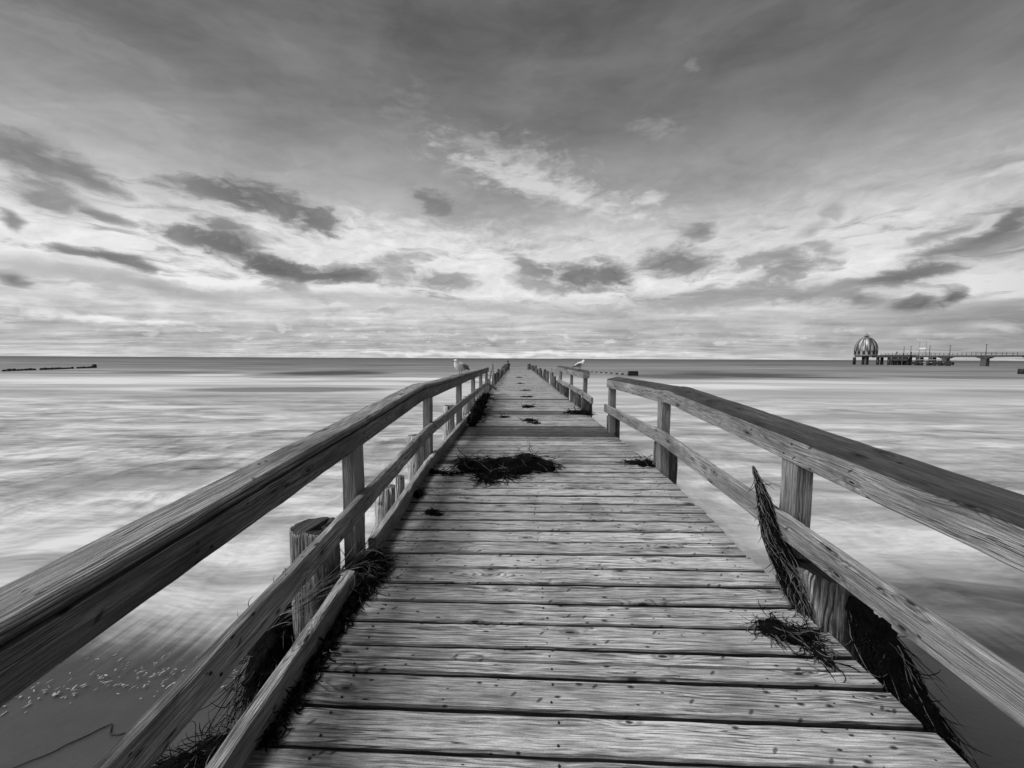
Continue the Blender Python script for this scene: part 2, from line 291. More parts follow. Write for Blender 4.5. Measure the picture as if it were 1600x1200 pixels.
def sweep(bm, pts, prof, up=Vector((0, 0, 1)), tint=1.0, jit=.0012, ftint=None, mi=0, scale=None, closed=True, endt=.8, smooth=False, wander=0.0):
    """prof: (side, up) points, anticlockwise seen from the far end; pts: centre line"""
    uvl, tl = layers(bm)
    pts = [Vector(q) for q in pts]; n = len(prof); off = (random.random() * 60, random.random() * 60)
    per = [0]
    for i in range(n): a, b = prof[i], prof[(i + 1) % n]; per.append(per[-1] + math.hypot(a[0] - b[0], a[1] - b[1]))
    rings = []; L = 0; Ls = []
    for i, q in enumerate(pts):
        if i: L += (q - pts[i - 1]).length
        Ls.append(L)
        t = (pts[min(i + 1, len(pts) - 1)] - pts[max(i - 1, 0)]).normalized()
        sd = t.cross(up).normalized(); uu = sd.cross(t)
        k = scale[i] if scale else 1.0
        wv_ = mn.noise(Vector((Ls[-1] * 2.1 + off[0], off[1], 0))) * wander
        rings.append([bm.verts.new(q + uu * wv_ + sd * (a * k + random.gauss(0, jit)) + uu * (b * k + random.gauss(0, jit))) for a, b in prof])
    for i in range(len(pts) - 1):
        for j in range(n):
            k = (j + 1) % n
            f = bm.faces.new((rings[i][j], rings[i][k], rings[i + 1][k], rings[i + 1][j]))
            f.material_index = mi; f.smooth = smooth
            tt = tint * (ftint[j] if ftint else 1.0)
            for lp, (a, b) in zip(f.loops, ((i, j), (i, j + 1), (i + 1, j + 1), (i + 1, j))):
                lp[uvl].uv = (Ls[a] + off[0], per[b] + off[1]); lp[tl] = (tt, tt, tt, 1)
    for rg, rev in ((rings[0], True), (rings[-1], False)):
        f = bm.faces.new(list(reversed(rg)) if rev else rg); f.material_index = mi
        for lp in f.loops:
            lp[uvl].uv = (lp.vert.co.x * .3 + off[0], lp.vert.co.z + lp.vert.co.x * .5 + off[1]); tt = tint * endt; lp[tl] = (tt, tt, tt, 1)
    return bm
def rect(wd, ht, c=.004):
    x, z = wd / 2, ht / 2
    return [(-x + c, -z), (x - c, -z), (x, -z + c), (x, z - c), (x - c, z), (-x + c, z), (-x, z - c), (-x, -z + c)]
def line(a, b, n):
    a, b = Vector(a), Vector(b); return [a.lerp(b, i / n) for i in range(n + 1)]
def tube(bm, pts, r, n=6, mi=0, taper=True, smooth=True):
    pts = [Vector(q) for q in pts]; rings = []
    for i, q in enumerate(pts):
        t = (pts[min(i + 1, len(pts) - 1)] - pts[max(i - 1, 0)])
        t = t.normalized() if t.length > 1e-6 else Vector((0, 0, 1))
        a = t.cross(Vector((0, 0, 1)) if abs(t.z) < .9 else Vector((1, 0, 0))).normalized(); b = a.cross(t)
        rr = r[i] if isinstance(r, (list, tuple)) else r * (1 - .75 * abs(2 * i / (len(pts) - 1) - 1) ** 3 if taper else 1)
        rings.append([bm.verts.new(q + (a * math.cos(k * 2 * math.pi / n) + b * math.sin(k * 2 * math.pi / n)) * rr) for k in range(n)])
    for i in range(len(pts) - 1):
        for j in range(n):
            k = (j + 1) % n
            f = bm.faces.new((rings[i][j], rings[i + 1][j], rings[i + 1][k], rings[i][k])); f.material_index = mi; f.smooth = smooth
    for rg in (rings[0], list(reversed(rings[-1]))):
        f = bm.faces.new(rg); f.material_index = mi
def box(bm, c, s, rz=0.0, mi=0, tilt=None):
    mtx = Matrix.Translation(c) @ Matrix.Rotation(rz, 4, 'Z')
    if tilt: mtx = mtx @ tilt
    r = bmesh.ops.create_cube(bm, size=1, matrix=mtx @ Matrix.Diagonal((*s, 1)))
    for f in {f for v in r['verts'] for f in v.link_faces}: f.material_index = mi
def lathe(bm, prof, c, n=24, rad=None, mi=0, smooth=True):
    rings = []
    for r, z in prof:
        rings.append([bm.verts.new((c[0] + math.cos(k * 2 * math.pi / n) * r * (rad(k, z) if rad else 1), c[1] + math.sin(k * 2 * math.pi / n) * r * (rad(k, z) if rad else 1), c[2] + z)) for k in range(n)])
    for a, b in zip(rings, rings[1:]):
        for k in range(n):
            f = bm.faces.new((a[k], a[(k + 1) % n], b[(k + 1) % n], b[k])); f.smooth = smooth; f.material_index = mi
    bm.faces.new(list(reversed(rings[0]))); bm.faces.new(rings[-1])
def fbm(x, y, z=0.0): return mn.fractal(Vector((x, y, z)), 1.0, 2.0, 4)

# ------------------------------------------------------------------ sea and sand
def sand_z(x, y):
    return .055 * (3.12 - y) + .012 * mn.noise(Vector((x * .5, y * .5, 0))) - .03
def grid(name, xs, ys, zf, m, smooth=True):
    bm = bmesh.new(); vs = [[bm.verts.new((x, y, zf(x, y))) for x in xs] for y in ys]
    for j in range(len(ys) - 1):
        for i in range(len(xs) - 1): bm.faces.new((vs[j][i], vs[j][i + 1], vs[j + 1][i + 1], vs[j + 1][i]))
    return link(name, bm, m, smooth=smooth)
m_, g, p = mat('wet_sand')
pos = g.n('NewGeometry').outputs['Position']
n1 = g.noise(g.mapping(pos, sc=(.8, 1.6, 1)), 1, 5, .6)
n2 = g.noise(pos, 160, 3, .6)
c = g.m('MULTIPLY', g.mr(n1, .3, .7, .85, 1.15), g.mr(n2, .2, .8, .85, 1.15))
gray(g, p, g.m('MULTIPLY', c, .07)); p.inputs['Roughness'].default_value = .42; p.inputs['Specular IOR Level'].default_value = .3
bump(g, p, g.noise(g.mapping(pos, sc=(9, 14, 1)), 1, 5, .6), .35, .01)
M_sand = m_
xs = [-60, -30, -15] + [-10 + i * .25 for i in range(81)] + [15, 30, 60]
o = grid('sand', xs, [-12, -6, -3] + [-1.5 + i * .2 for i in range(40)] + [9, 20, 60], sand_z, M_sand); o['kind'] = 'structure'

m_, g, p = mat('sea_water')
pos = g.n('NewGeometry').outputs['Position']; s = g.xyz(pos); X, Y = s[0], s[1]
lg = g.m('LOGARITHM', g.m('MAXIMUM', Y, .5), 2.718)
# long exposure: foam drawn out into soft streaks, roughly along the shore
wv = g.noise(g.mapping(pos, sc=(.35, .5, 1)), 1, 2, .5, 0, 'Color')
pw = g.v('ADD', pos, g.v('MULTIPLY', g.v('SUBTRACT', wv, (.5, .5, .5)), (2.2, 1.0, 0)))
a1 = g.noise(g.mapping(pw, rot=-.22, sc=(.30, 1.0, 1)), 1, 4, .55, .3)
a2 = g.noise(g.mapping(pw, rot=-.25, loc=(3, 3, 0), sc=(1.1, 4.2, 1)), 1, 5, .6, .35)
a3 = g.noise(g.mapping(pos, rot=.05, loc=(8, 1, 0), sc=(.035, .20, 1)), 1, 5, .55, .4)
a4 = g.noise(g.mapping(pos, rot=.0, loc=(2, 9, 0), sc=(.006, .05, 1)), 1, 6, .6, .3)
a5 = g.noise(g.mapping(pw, rot=-.2, loc=(2, 9, 0), sc=(4.5, 17, 1)), 1, 4, .6, .3)
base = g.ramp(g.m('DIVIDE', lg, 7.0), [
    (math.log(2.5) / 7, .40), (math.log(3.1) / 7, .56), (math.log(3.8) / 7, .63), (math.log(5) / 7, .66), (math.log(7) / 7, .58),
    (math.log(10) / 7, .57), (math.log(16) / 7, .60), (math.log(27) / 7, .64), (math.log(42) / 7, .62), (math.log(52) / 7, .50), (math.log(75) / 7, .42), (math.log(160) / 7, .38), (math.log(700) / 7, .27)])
near = g.mr(Y, 30, 12); near2 = g.mr(Y, 16, 7); vnear = g.mr(Y, 3.4, 5.0)
v = g.m('ADD', base, g.m('MULTIPLY', g.m('SUBTRACT', a1, .5), g.m('MULTIPLY', near, .9)))
v = g.m('ADD', v, g.m('MULTIPLY', g.m('SUBTRACT', a2, .5), g.m('MULTIPLY', g.m('MULTIPLY', g.mr(Y, 35, 10), g.mr(X, -3, 5, 1.0, .55)), g.mr(Y, 3.2, 8, .2, .55))))
a6 = g.noise(g.mapping(pw, rot=.15, loc=(7, 3, 0), sc=(2.6, .75, 1)), 1, 5, .6, .4)
v = g.m('ADD', v, g.m('MULTIPLY', g.m('SUBTRACT', a6, .5), g.m('MULTIPLY', g.m('MULTIPLY', near2, g.mr(X, -3, 5, 1.0, .6)), g.mr(Y, 3.2, 7, .25, .55))))
v = g.m('ADD', v, g.m('MULTIPLY', g.m('SUBTRACT', a5, .5), g.m('MULTIPLY', near2, .25)))
mid = g.m('MULTIPLY', g.mr(Y, 6, 20), g.mr(Y, 260, 90, .35, 1))
v = g.m('ADD', v, g.m('MULTIPLY', g.m('SUBTRACT', a3, .5), g.m('MULTIPLY', mid, g.mr(X, -5, 10, .7, .5))))
v = g.m('ADD', v, g.m('MULTIPLY', g.m('SUBTRACT', a4, .5), g.mr(Y, 40, 140, 0, .6)))
# named bands: dark swells still unbroken, and the white surf lines ahead of them
def band(v, cx, cy, rx, ry, an, tgt, amt):
    q = g.mapping(g.v('ADD', pos, g.v('MULTIPLY', g.v('SUBTRACT', wv, (.5, .5, .5)), (0, ry * .8, 0))), loc=(cx, cy, 0), rot=an, sc=(rx, ry, 1), t='TEXTURE')
    L = g.m('MULTIPLY_ADD', g.m('SUBTRACT', a3, .5), -2.6, g.v('LENGTH', g.v('MULTIPLY', q, (1, 1, 0))))
    return g.mixf(g.mr(L, 1.15, .35, 0.0, amt), v, tgt)
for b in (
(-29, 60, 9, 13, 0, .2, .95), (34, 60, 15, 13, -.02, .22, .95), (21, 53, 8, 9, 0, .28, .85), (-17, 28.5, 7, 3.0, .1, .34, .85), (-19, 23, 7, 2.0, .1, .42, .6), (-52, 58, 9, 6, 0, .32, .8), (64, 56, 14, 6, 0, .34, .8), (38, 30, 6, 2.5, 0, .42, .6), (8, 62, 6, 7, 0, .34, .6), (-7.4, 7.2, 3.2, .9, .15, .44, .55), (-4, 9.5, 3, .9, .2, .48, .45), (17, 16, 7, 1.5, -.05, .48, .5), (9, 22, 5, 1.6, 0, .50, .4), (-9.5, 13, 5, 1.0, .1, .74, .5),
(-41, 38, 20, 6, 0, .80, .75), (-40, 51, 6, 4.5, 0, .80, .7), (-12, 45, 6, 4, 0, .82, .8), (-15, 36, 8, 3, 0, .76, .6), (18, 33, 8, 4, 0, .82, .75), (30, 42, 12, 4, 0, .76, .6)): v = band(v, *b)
# backwash streaks running down the beach
bs = g.noise(g.mapping(pos, rot=.12, sc=(16, 1.1, 1)), 1, 3, .55, .2)
bmk = g.m('MULTIPLY', g.mr(Y, 3.7, 3.25), g.mr(X, -1.0, -1.6))
v = g.m('ADD', v, g.m('MULTIPLY', g.m('SUBTRACT', bs, .45), g.m('MULTIPLY', bmk, .2)))
v = g.m('MULTIPLY', v, g.mr(g.m('ADD', Y, g.m('MULTIPLY', a1, 1.2)), 3.9, 5.0, g.mr(X, 1.2, 2.6, 1.0, .62), 1.0))  # near water right of the jetty darkened: deep shade put into the colour
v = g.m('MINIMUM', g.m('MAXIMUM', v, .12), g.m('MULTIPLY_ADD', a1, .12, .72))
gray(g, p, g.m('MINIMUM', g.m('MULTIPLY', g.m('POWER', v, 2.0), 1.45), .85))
p.inputs['Roughness'].default_value = .6; p.inputs['Specular IOR Level'].default_value = .12
ed = g.m('ADD', Y, g.m('MULTIPLY', g.m('SUBTRACT', g.noise(g.mapping(pos, sc=(.5, .2, 1)), 1, 3, .5), .5), .9))
alpha = g.mr(g.m('ADD', ed, g.m('MULTIPLY', g.m('SUBTRACT', bs, .5), .4)), 2.75, 3.5)
g.put(p.inputs['Alpha'], alpha)
bump(g, p, g.m('ADD', a2, g.m('MULTIPLY', a5, .3)), .25, .05)
M_sea = m_
geo = lambda a, b, n: [a * (b / a) ** (i / n) for i in range(n + 1)]
ys = [2.45 + i * .15 for i in range(12)] + geo(4.4, 60000, 60)
xp = geo(1.5, 60000, 36); xs = [-x for x in reversed(xp)] + [0] + xp
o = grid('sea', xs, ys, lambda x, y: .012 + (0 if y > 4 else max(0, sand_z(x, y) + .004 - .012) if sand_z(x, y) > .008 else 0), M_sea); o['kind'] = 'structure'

# foam flecks left by the last wave on the sand, left of the jetty
bm = bmesh.new(); random.seed(3)
for i in range(260):
    t = random.random(); x = -3.75 + 2.25 * t + random.gauss(0, .05); y = 2.42 + .42 * t + random.gauss(0, .07) + (random.random() ** 3) * .35
    L = random.uniform(.006, .034) * random.uniform(.4, 1); wd = random.uniform(.0025, .008); an = R(random.choice((75, 60, 20, 100)) + random.gauss(0, 18))
    pts = []
    for k in range(9):
        q = k * 2 * math.pi / 9; r_ = random.uniform(.3, 1.4)
        a, b = math.cos(q) * L * r_, math.sin(q) * wd * r_
        pts.append((x + a * math.cos(an) - b * math.sin(an), y + a * math.sin(an) + b * math.cos(an)))
    z = max(sand_z(x, y), .012) + .004
    lo = [bm.verts.new((a, b, z)) for a, b in pts]; hi = [bm.verts.new((a * .8 + x * .2, b * .8 + y * .2, z + .004)) for a, b in pts]
    for k in range(9): bm.faces.new((lo[k], lo[(k + 1) % 9], hi[(k + 1) % 9], hi[k]))
    bm.faces.new(hi)
o = link('foam_flecks', bm, plain('sea_foam', .42, .9)); tag(o, 'scattered white foam flecks on dark wet sand left of the jetty', 'foam', kind='stuff')

# ------------------------------------------------------------------ the wooden jetty
BRK, FAR = 3.97, 42.0
def dz(y): return EYE - (1.49 - .068 * y) if y < BRK else EYE - 1.22 + (0 if y < 30 else .001 * (y - 30))
jet = thing('wooden_jetty', 'long weathered wooden jetty with plank deck and side rails running out to sea', 'jetty', (.3, 0, dz(0)))
random.seed(11)
bm = bmesh.new(); bs = bmesh.new()
y = -.45; pitch = .156; k = 0
while y < FAR:
    wd = .1435 + random.uniform(-.003, .003)
    cy = y + pitch / 2; z = dz(cy) - .02 + random.gauss(0, .0015)
    t = .024 if cy < 1.5 else max(-.004, .024 - .031 * (cy - 1.5))
    t += random.gauss(0, .0012)
    x0, x1 = -1.0 + random.gauss(0, .01), 1.565 + random.gauss(0, .009)
    if 14 < cy: x1 += random.gauss(0, .02)
    tn = random.uniform(.70, 1.14)
    if 2.0 < cy < 3.6: tn *= 1.12
    if 5.9 < cy < 7.1: tn *= random.choice((.16, .26, .45, .75, .95))
    elif 4.1 < cy < 6.3: tn *= random.uniform(.6, 1.25)
    elif 8.3 < cy < 8.9: tn *= .3
    elif 11.2 < cy < 11.6: tn *= .22
    elif cy > 12: tn = random.uniform(.8, 1.05)
    if abs(cy - 2.25) < .08: tn *= .8
    n = 26 if cy < 4.5 else (8 if cy < 12 else 2)
    sl = .068 if cy < BRK else 0
    up = Vector((0, -sl, 1)).normalized()
    groove = k % 9 == 4 and cy < 6
    def pl_(w_, oy):
        pts = line((x0, cy + oy - t * (x0 - .3), z), (x1, cy + oy - t * (x1 - .3), z), n)
        bow = random.gauss(0, .0015)
        for i, q in enumerate(pts): q.z += bow * math.sin(i / n * math.pi) + .0012 * math.sin(i * 1.7 + k)
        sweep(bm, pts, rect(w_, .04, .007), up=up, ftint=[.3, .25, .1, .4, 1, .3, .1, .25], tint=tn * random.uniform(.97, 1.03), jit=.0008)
    if groove: pl_(wd / 2 - .001, wd / 4); pl_(wd / 2 - .001, -wd / 4)
    else: pl_(wd, 0)
    if cy < 7:
        for X_ in (-.72, .155, 1.40):
            for s_ in (-.038, .04):
                xx = X_ + random.gauss(0, .008); yy = cy - t * (xx - .3) + s_ + random.gauss(0, .006)
                zz_ = z + .0216 + (yy - cy) * sl
                bmesh.ops.create_cone(bs, cap_ends=True, segments=8, radius1=.0055, radius2=.0045, depth=.003, matrix=Matrix.Translation((xx, yy, zz_)))
    y += pitch; k += 1
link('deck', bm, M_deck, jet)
link('screws', bs, M_screw, jet)['kind'] = 'stuff'
for X_ in (-.72, .155, 1.40):
    bm = bmesh.new(); ys_ = [-.4, 1.5, BRK, 8, 16, 28, 41.9]
    sweep(bm, [(X_, q, dz(q) - .042 - .07) for q in ys_], rect(.1, .13), jit=.001); link('joist', bm, M_joist, jet)

def seg(x, y0, y1, h, n, dx=0.0, dh=0.0):
    """points along the jetty at height h over the deck"""
    out = []
    for i in range(n + 1):
        yy = y0 + (y1 - y0) * i / n; out.append((x + dx * i / n, yy, dz(yy) + h + dh * i / n))
    return out
# handrail beams (profile: side = +x)
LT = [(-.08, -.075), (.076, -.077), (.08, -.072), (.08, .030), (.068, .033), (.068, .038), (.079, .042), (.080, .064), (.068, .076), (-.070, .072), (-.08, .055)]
LTt = [1, 1, .62, .3, .3, .3, .75, 1.0, 1.2, 1, 1]  # face tints with shade put in: inner face darker, top lighter
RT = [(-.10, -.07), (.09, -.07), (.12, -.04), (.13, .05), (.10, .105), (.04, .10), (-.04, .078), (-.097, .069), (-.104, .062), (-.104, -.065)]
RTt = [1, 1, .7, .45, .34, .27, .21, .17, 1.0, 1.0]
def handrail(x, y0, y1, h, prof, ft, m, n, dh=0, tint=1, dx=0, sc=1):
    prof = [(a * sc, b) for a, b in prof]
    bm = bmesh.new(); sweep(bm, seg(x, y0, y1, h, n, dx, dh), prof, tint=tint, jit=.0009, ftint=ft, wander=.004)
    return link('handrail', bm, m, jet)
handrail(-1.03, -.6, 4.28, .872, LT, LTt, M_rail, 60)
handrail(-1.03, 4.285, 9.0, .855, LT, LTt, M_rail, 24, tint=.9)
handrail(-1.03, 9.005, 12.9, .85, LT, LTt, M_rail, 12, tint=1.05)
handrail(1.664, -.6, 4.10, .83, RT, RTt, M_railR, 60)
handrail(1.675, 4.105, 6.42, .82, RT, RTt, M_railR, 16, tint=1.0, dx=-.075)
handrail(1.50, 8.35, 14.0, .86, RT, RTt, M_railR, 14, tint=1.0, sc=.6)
# middle rails
def midrail(x, y0, y1, h, hh, m, n, dx=0, dh=0, tint=1, th=.045):
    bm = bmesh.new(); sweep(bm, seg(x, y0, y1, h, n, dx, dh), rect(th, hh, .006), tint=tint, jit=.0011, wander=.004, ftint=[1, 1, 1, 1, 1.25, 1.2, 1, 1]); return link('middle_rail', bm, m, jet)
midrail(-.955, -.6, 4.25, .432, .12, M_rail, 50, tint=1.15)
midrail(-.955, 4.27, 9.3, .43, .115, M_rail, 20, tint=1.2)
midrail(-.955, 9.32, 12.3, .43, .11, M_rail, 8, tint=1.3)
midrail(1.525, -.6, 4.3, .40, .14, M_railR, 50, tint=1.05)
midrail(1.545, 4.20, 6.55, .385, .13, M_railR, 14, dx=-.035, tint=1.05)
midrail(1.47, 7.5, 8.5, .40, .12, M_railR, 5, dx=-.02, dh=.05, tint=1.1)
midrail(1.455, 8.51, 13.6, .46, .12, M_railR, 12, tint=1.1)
# kerb boards on the left edge
def kerb(y0, y1, h, n, tint=1.0, dx=0.0, x=-.952, dh=0):
    bm = bmesh.new(); sweep(bm, seg(x, y0, y1, h, n, dx, dh), rect(.052, .135, .007), tint=tint, jit=.0022, ftint=[1, 1, .75, 1, 1.35, 1.2, 1, 1]); return link('kerb_board', bm, M_railR, jet)  # inner side darkened, top lightened: light from the left painted into face tints
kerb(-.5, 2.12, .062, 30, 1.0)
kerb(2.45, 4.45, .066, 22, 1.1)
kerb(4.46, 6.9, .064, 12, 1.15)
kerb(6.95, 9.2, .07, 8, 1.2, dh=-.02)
# railing posts
def post(x, y, h0, h1, wx, wy, tint=1, lean=(0, 0), m=None, name='railing_post'):
    z = dz(y); bm = bmesh.new()
    sweep(bm, line((x, y, z + h0), (x + lean[0], y + lean[1], z + h1), 10), rect(wx, wy, .005), up=Vector((0, 1, 0)), tint=tint, jit=.0012); return link(name, bm, m or M_post, jet)
for yy in (.05, 2.35, 4.36, 6.72, 8.9, 10.75, 12.75): post(-1.022, yy, -.75, .80, .085, .13, random.uniform(.9, 1.2))
post(-1.022, .05, -.7, .79, .085, .13)
for i, yy in enumerate((.05, 2.2, 4.22, 6.35)): post(1.618 if i < 3 else 1.575, yy, -.7, .765, .10, .125, (1, 1, 1.15, 1.0)[i])
post(1.50, 8.6, -.6, .79, .08, .12, 1.0, (.03, 0)); post(1.53, 10.8, -.6, .79, .07, .12, 1.1); post(1.53, 13.4, -.6, .79, .07, .12, 1.0)
bm = bmesh.new()
def nail(x, y, h): bmesh.ops.create_cone(bm, cap_ends=True, segments=8, radius1=.006, radius2=.005, depth=.004, matrix=Matrix.Translation((x, y, dz(y) + h)) @ Matrix.Rotation(R(90), 4, 'Y'))
for yy in (2.2, 4.22): nail(1.5585, yy - .03, .865); nail(1.5585, yy + .03, .795); nail(1.502, yy + .02, .42); nail(1.502, yy - .03, .37)
for yy in (1.1, 2.35, 4.0): nail(-.949, yy, .86); nail(-.949, yy + .05, .82); nail(-.9315, yy, .45); nail(-.9315, yy + .04, .41)
link('nails', bm, M_screw, jet)['kind'] = 'stuff'
# piles carrying the deck
def pile(x, y, r, top, tint=1.0, slot=False, n=20, lean=(0, 0), m=None):
    sm_ = n >= 20; n = n * 2 if sm_ else n
    z = dz(y); bm = bmesh.new(); prof = []
    for k in range(n):
        a = 2 * math.pi * k / n; rr = r * (1 + .09 * mn.noise(Vector((math.cos(a) * 1.5 + x * 9, math.sin(a) * 1.5, y))) + .05 * mn.noise(Vector((math.cos(a) * 7 + x * 9, math.sin(a) * 7, y))) - (.07 if k % 11 == 3 else 0))
        if slot and k in range(slot * 2, slot * 2 + 3): rr *= .28
        prof.append((math.cos(a) * rr, math.sin(a) * rr))
    hs = [-1.55, -1.0, -.5, -.2, 0, top * .5, top - .02, top]
    pts = [(x + lean[0] * h_, y + lean[1] * h_, z + h_) for h_ in hs]
    sweep(bm, pts, prof, up=Vector((0, 1, 0)), tint=tint, jit=.003, scale=[1.08, 1.04, 1, 1, 1, .99, .98, .93], endt=.22, smooth=sm_)
    bm.verts.ensure_lookup_table()
    for v_ in bm.verts:
        if v_.co.z > z + top - .012: v_.co.z += .018 * mn.noise(v_.co * 14) - (.03 if slot and mn.noise(v_.co * 9) > .25 else 0)
    return link('pile', bm, m or M_pile, jet)
pile(-1.18, 2.18, .132, .36, 1.15, slot=9, n=24)
pile(-1.15, 4.32, .10, .34, 2.6); pile(-1.16, 6.45, .10, .42, 2.8); pile(-1.14, 8.6, .10, .36, 2.8); pile(-1.13, 9.4, .08, .32, 2.8); pile(-1.14, 10.9, .1, .34, 2.6); pile(-1.14, 12.9, .1, .32, 2.4)
pile(-1.22, 3.9, .05, .0, 2.6); pile(-1.27, 3.62, .09, -.12, 2.6)
pile(-1.19, .1, .14, .3)
pile(1.69, 2.03, .145, .22, 1.0, n=24); pile(1.70, 4.36, .12, .27, .55); pile(1.62, 6.42, .11, .26, .5); pile(1.56, 8.6, .125, .35, .5); pile(1.68, 10.75, .12, .30, .9); pile(1.68, 13.3, .12, .3, .6)
pile(1.69, .1, .14, .3)
# beyond the last rail both edges carry only short post stubs
random.seed(21)
for sd_ in (-1, 1):
    yy = 14.8
    while yy < 41:
        x_ = -1.06 if sd_ < 0 else 1.64
        h_ = random.uniform(.38, .62)
        pile(x_ + random.gauss(0, .03), yy, random.uniform(.07, .10), h_, random.uniform(.35, .8), n=8, lean=(random.gauss(0, .07), random.gauss(0, .03)))
        yy += random.uniform(1.5, 2.3)
pile(-1.0, 41.8, .17, .62, .3, n=10); pile(-1.3, 41.6, .15, .55, .3, n=10); pile(1.28, 41.8, .2, .62, .6, n=10); pile(1.58, 41.5, .14, .45, .6, n=10)
# leaning broken uprights
post(-1.02, 13.15, 0, .84, .05, .06, 1.2, (.14, .1), name='broken_upright'); post(-.92, 15.4, .1, 1.0, .05, .06, 1.0, (-.06, 0), name='broken_upright')
post(1.56, 17.2, -.1, .82, .05, .06, 1.4, (-.02, 0), name='broken_upright'); post(1.62, 15.0, -.1, .80, .05, .06, 1.4, (.05, 0), name='broken_upright')
bm = bmesh.new(); sweep(bm, line((1.55, 17.1, dz(17) + .72), (1.68, 15.0, dz(15) + .74), 3), rect(.03, .05)); link('broken_crossbar', bm, M_railR, jet)
bm = bmesh.new(); sweep(bm, line((-.98, 12.2, dz(12) + .44), (-.70, 12.9, dz(12) + .18), 3), rect(.03, .07)); link('broken_crossbar', bm, M_railR, jet)

# ------------------------------------------------------------------ seaweed and eelgrass
def strand(bm, start, dirn, L, r, floor, curl=1.0, pull=0.0, mi=0, n=8):
    p_ = Vector(start); d_ = Vector(dirn).normalized(); pts = [p_.copy()]
    ax = Vector((random.gauss(0, .4), random.gauss(0, .4), random.gauss(0, 1))).normalized(); w_ = random.gauss(0, .35) * curl
    for i in range(n):
        d_ = (Matrix.Rotation(w_ + random.gauss(0, .15 * curl), 3, ax) @ d_); d_.z -= pull; d_.normalize()
        p_ = p_ + d_ * (L / n)
        f = floor(p_.x, p_.y) if floor else -9
        if p_.z < f + r: p_.z = f + r; d_.z = abs(d_.z) * .2
        pts.append(p_.copy())
    tube(bm, pts, r, 3 if r < .003 else 4, mi)
def lump(bm, c, rad, amp=.35, sub=3, mi=0, fl=None, seed=0):
    r = bmesh.ops.create_icosphere(bm, subdivisions=sub + (1 if amp > .2 else 0), radius=1)
    for v_ in r['verts']:
        q = v_.co.copy(); k_ = 1 + amp * fbm(q.x * 2.2 + seed, q.y * 2.2, q.z * 2.2 + seed) + .14 * mn.noise(q * 7) * (amp > .1)
        v_.co = Vector((c[0] + q.x * rad[0] * k_, c[1] + q.y * rad[1] * k_, c[2] + q.z * rad[2] * k_))
        if fl:
            f_ = fl(v_.co.x, v_.co.y) + .001
            if v_.co.z < f_: v_.co.z = f_
    for f in {f for v_ in r['verts'] for f in v_.link_faces}: f.smooth = True; f.material_index = mi
deckf = lambda x, y: dz(y)
def heap(name, label, blobs, ns, L, r=(.0015, .004), pale=.12, floor=deckf, curl=1.0, cat='seaweed', lumps=True, group=None, out=.25, vz=.25):
    bm = bmesh.new()
    for i, (c, rad) in enumerate(blobs):
        if lumps: lump(bm, c, tuple(q * .82 for q in rad), fl=floor, seed=i * 3 + c[0], sub=3 if rad[0] > .1 else 2)
    for i in range(ns):
        c, rad = random.choice(blobs); a = random.random() * 2 * math.pi; e = random.random() ** .7 * 1.2
        s_ = Vector((c[0] + rad[0] * math.cos(a) * math.cos(e), c[1] + rad[1] * math.sin(a) * math.cos(e), c[2] + rad[2] * math.sin(e)))
        s_.z = max(s_.z, floor(s_.x, s_.y) + .004) if floor else s_.z
        t_ = Vector((-math.sin(a) * rad[0] + random.gauss(0, .5) * rad[0], math.cos(a) * rad[1] + random.gauss(0, .5) * rad[0], random.gauss(0, vz) * rad[2] - vz * .1))
        t_ += Vector((math.cos(a) * rad[0], math.sin(a) * rad[1], 0)) * random.gauss(0, out * 2)
        strand(bm, s_, t_, random.uniform(.4, 1) * L, random.uniform(*r), floor, curl, .06, 1 if random.random() < pale else 0)
    o = link(name, bm, [M_weed, M_weed2]); return tag(o, label, cat, group)
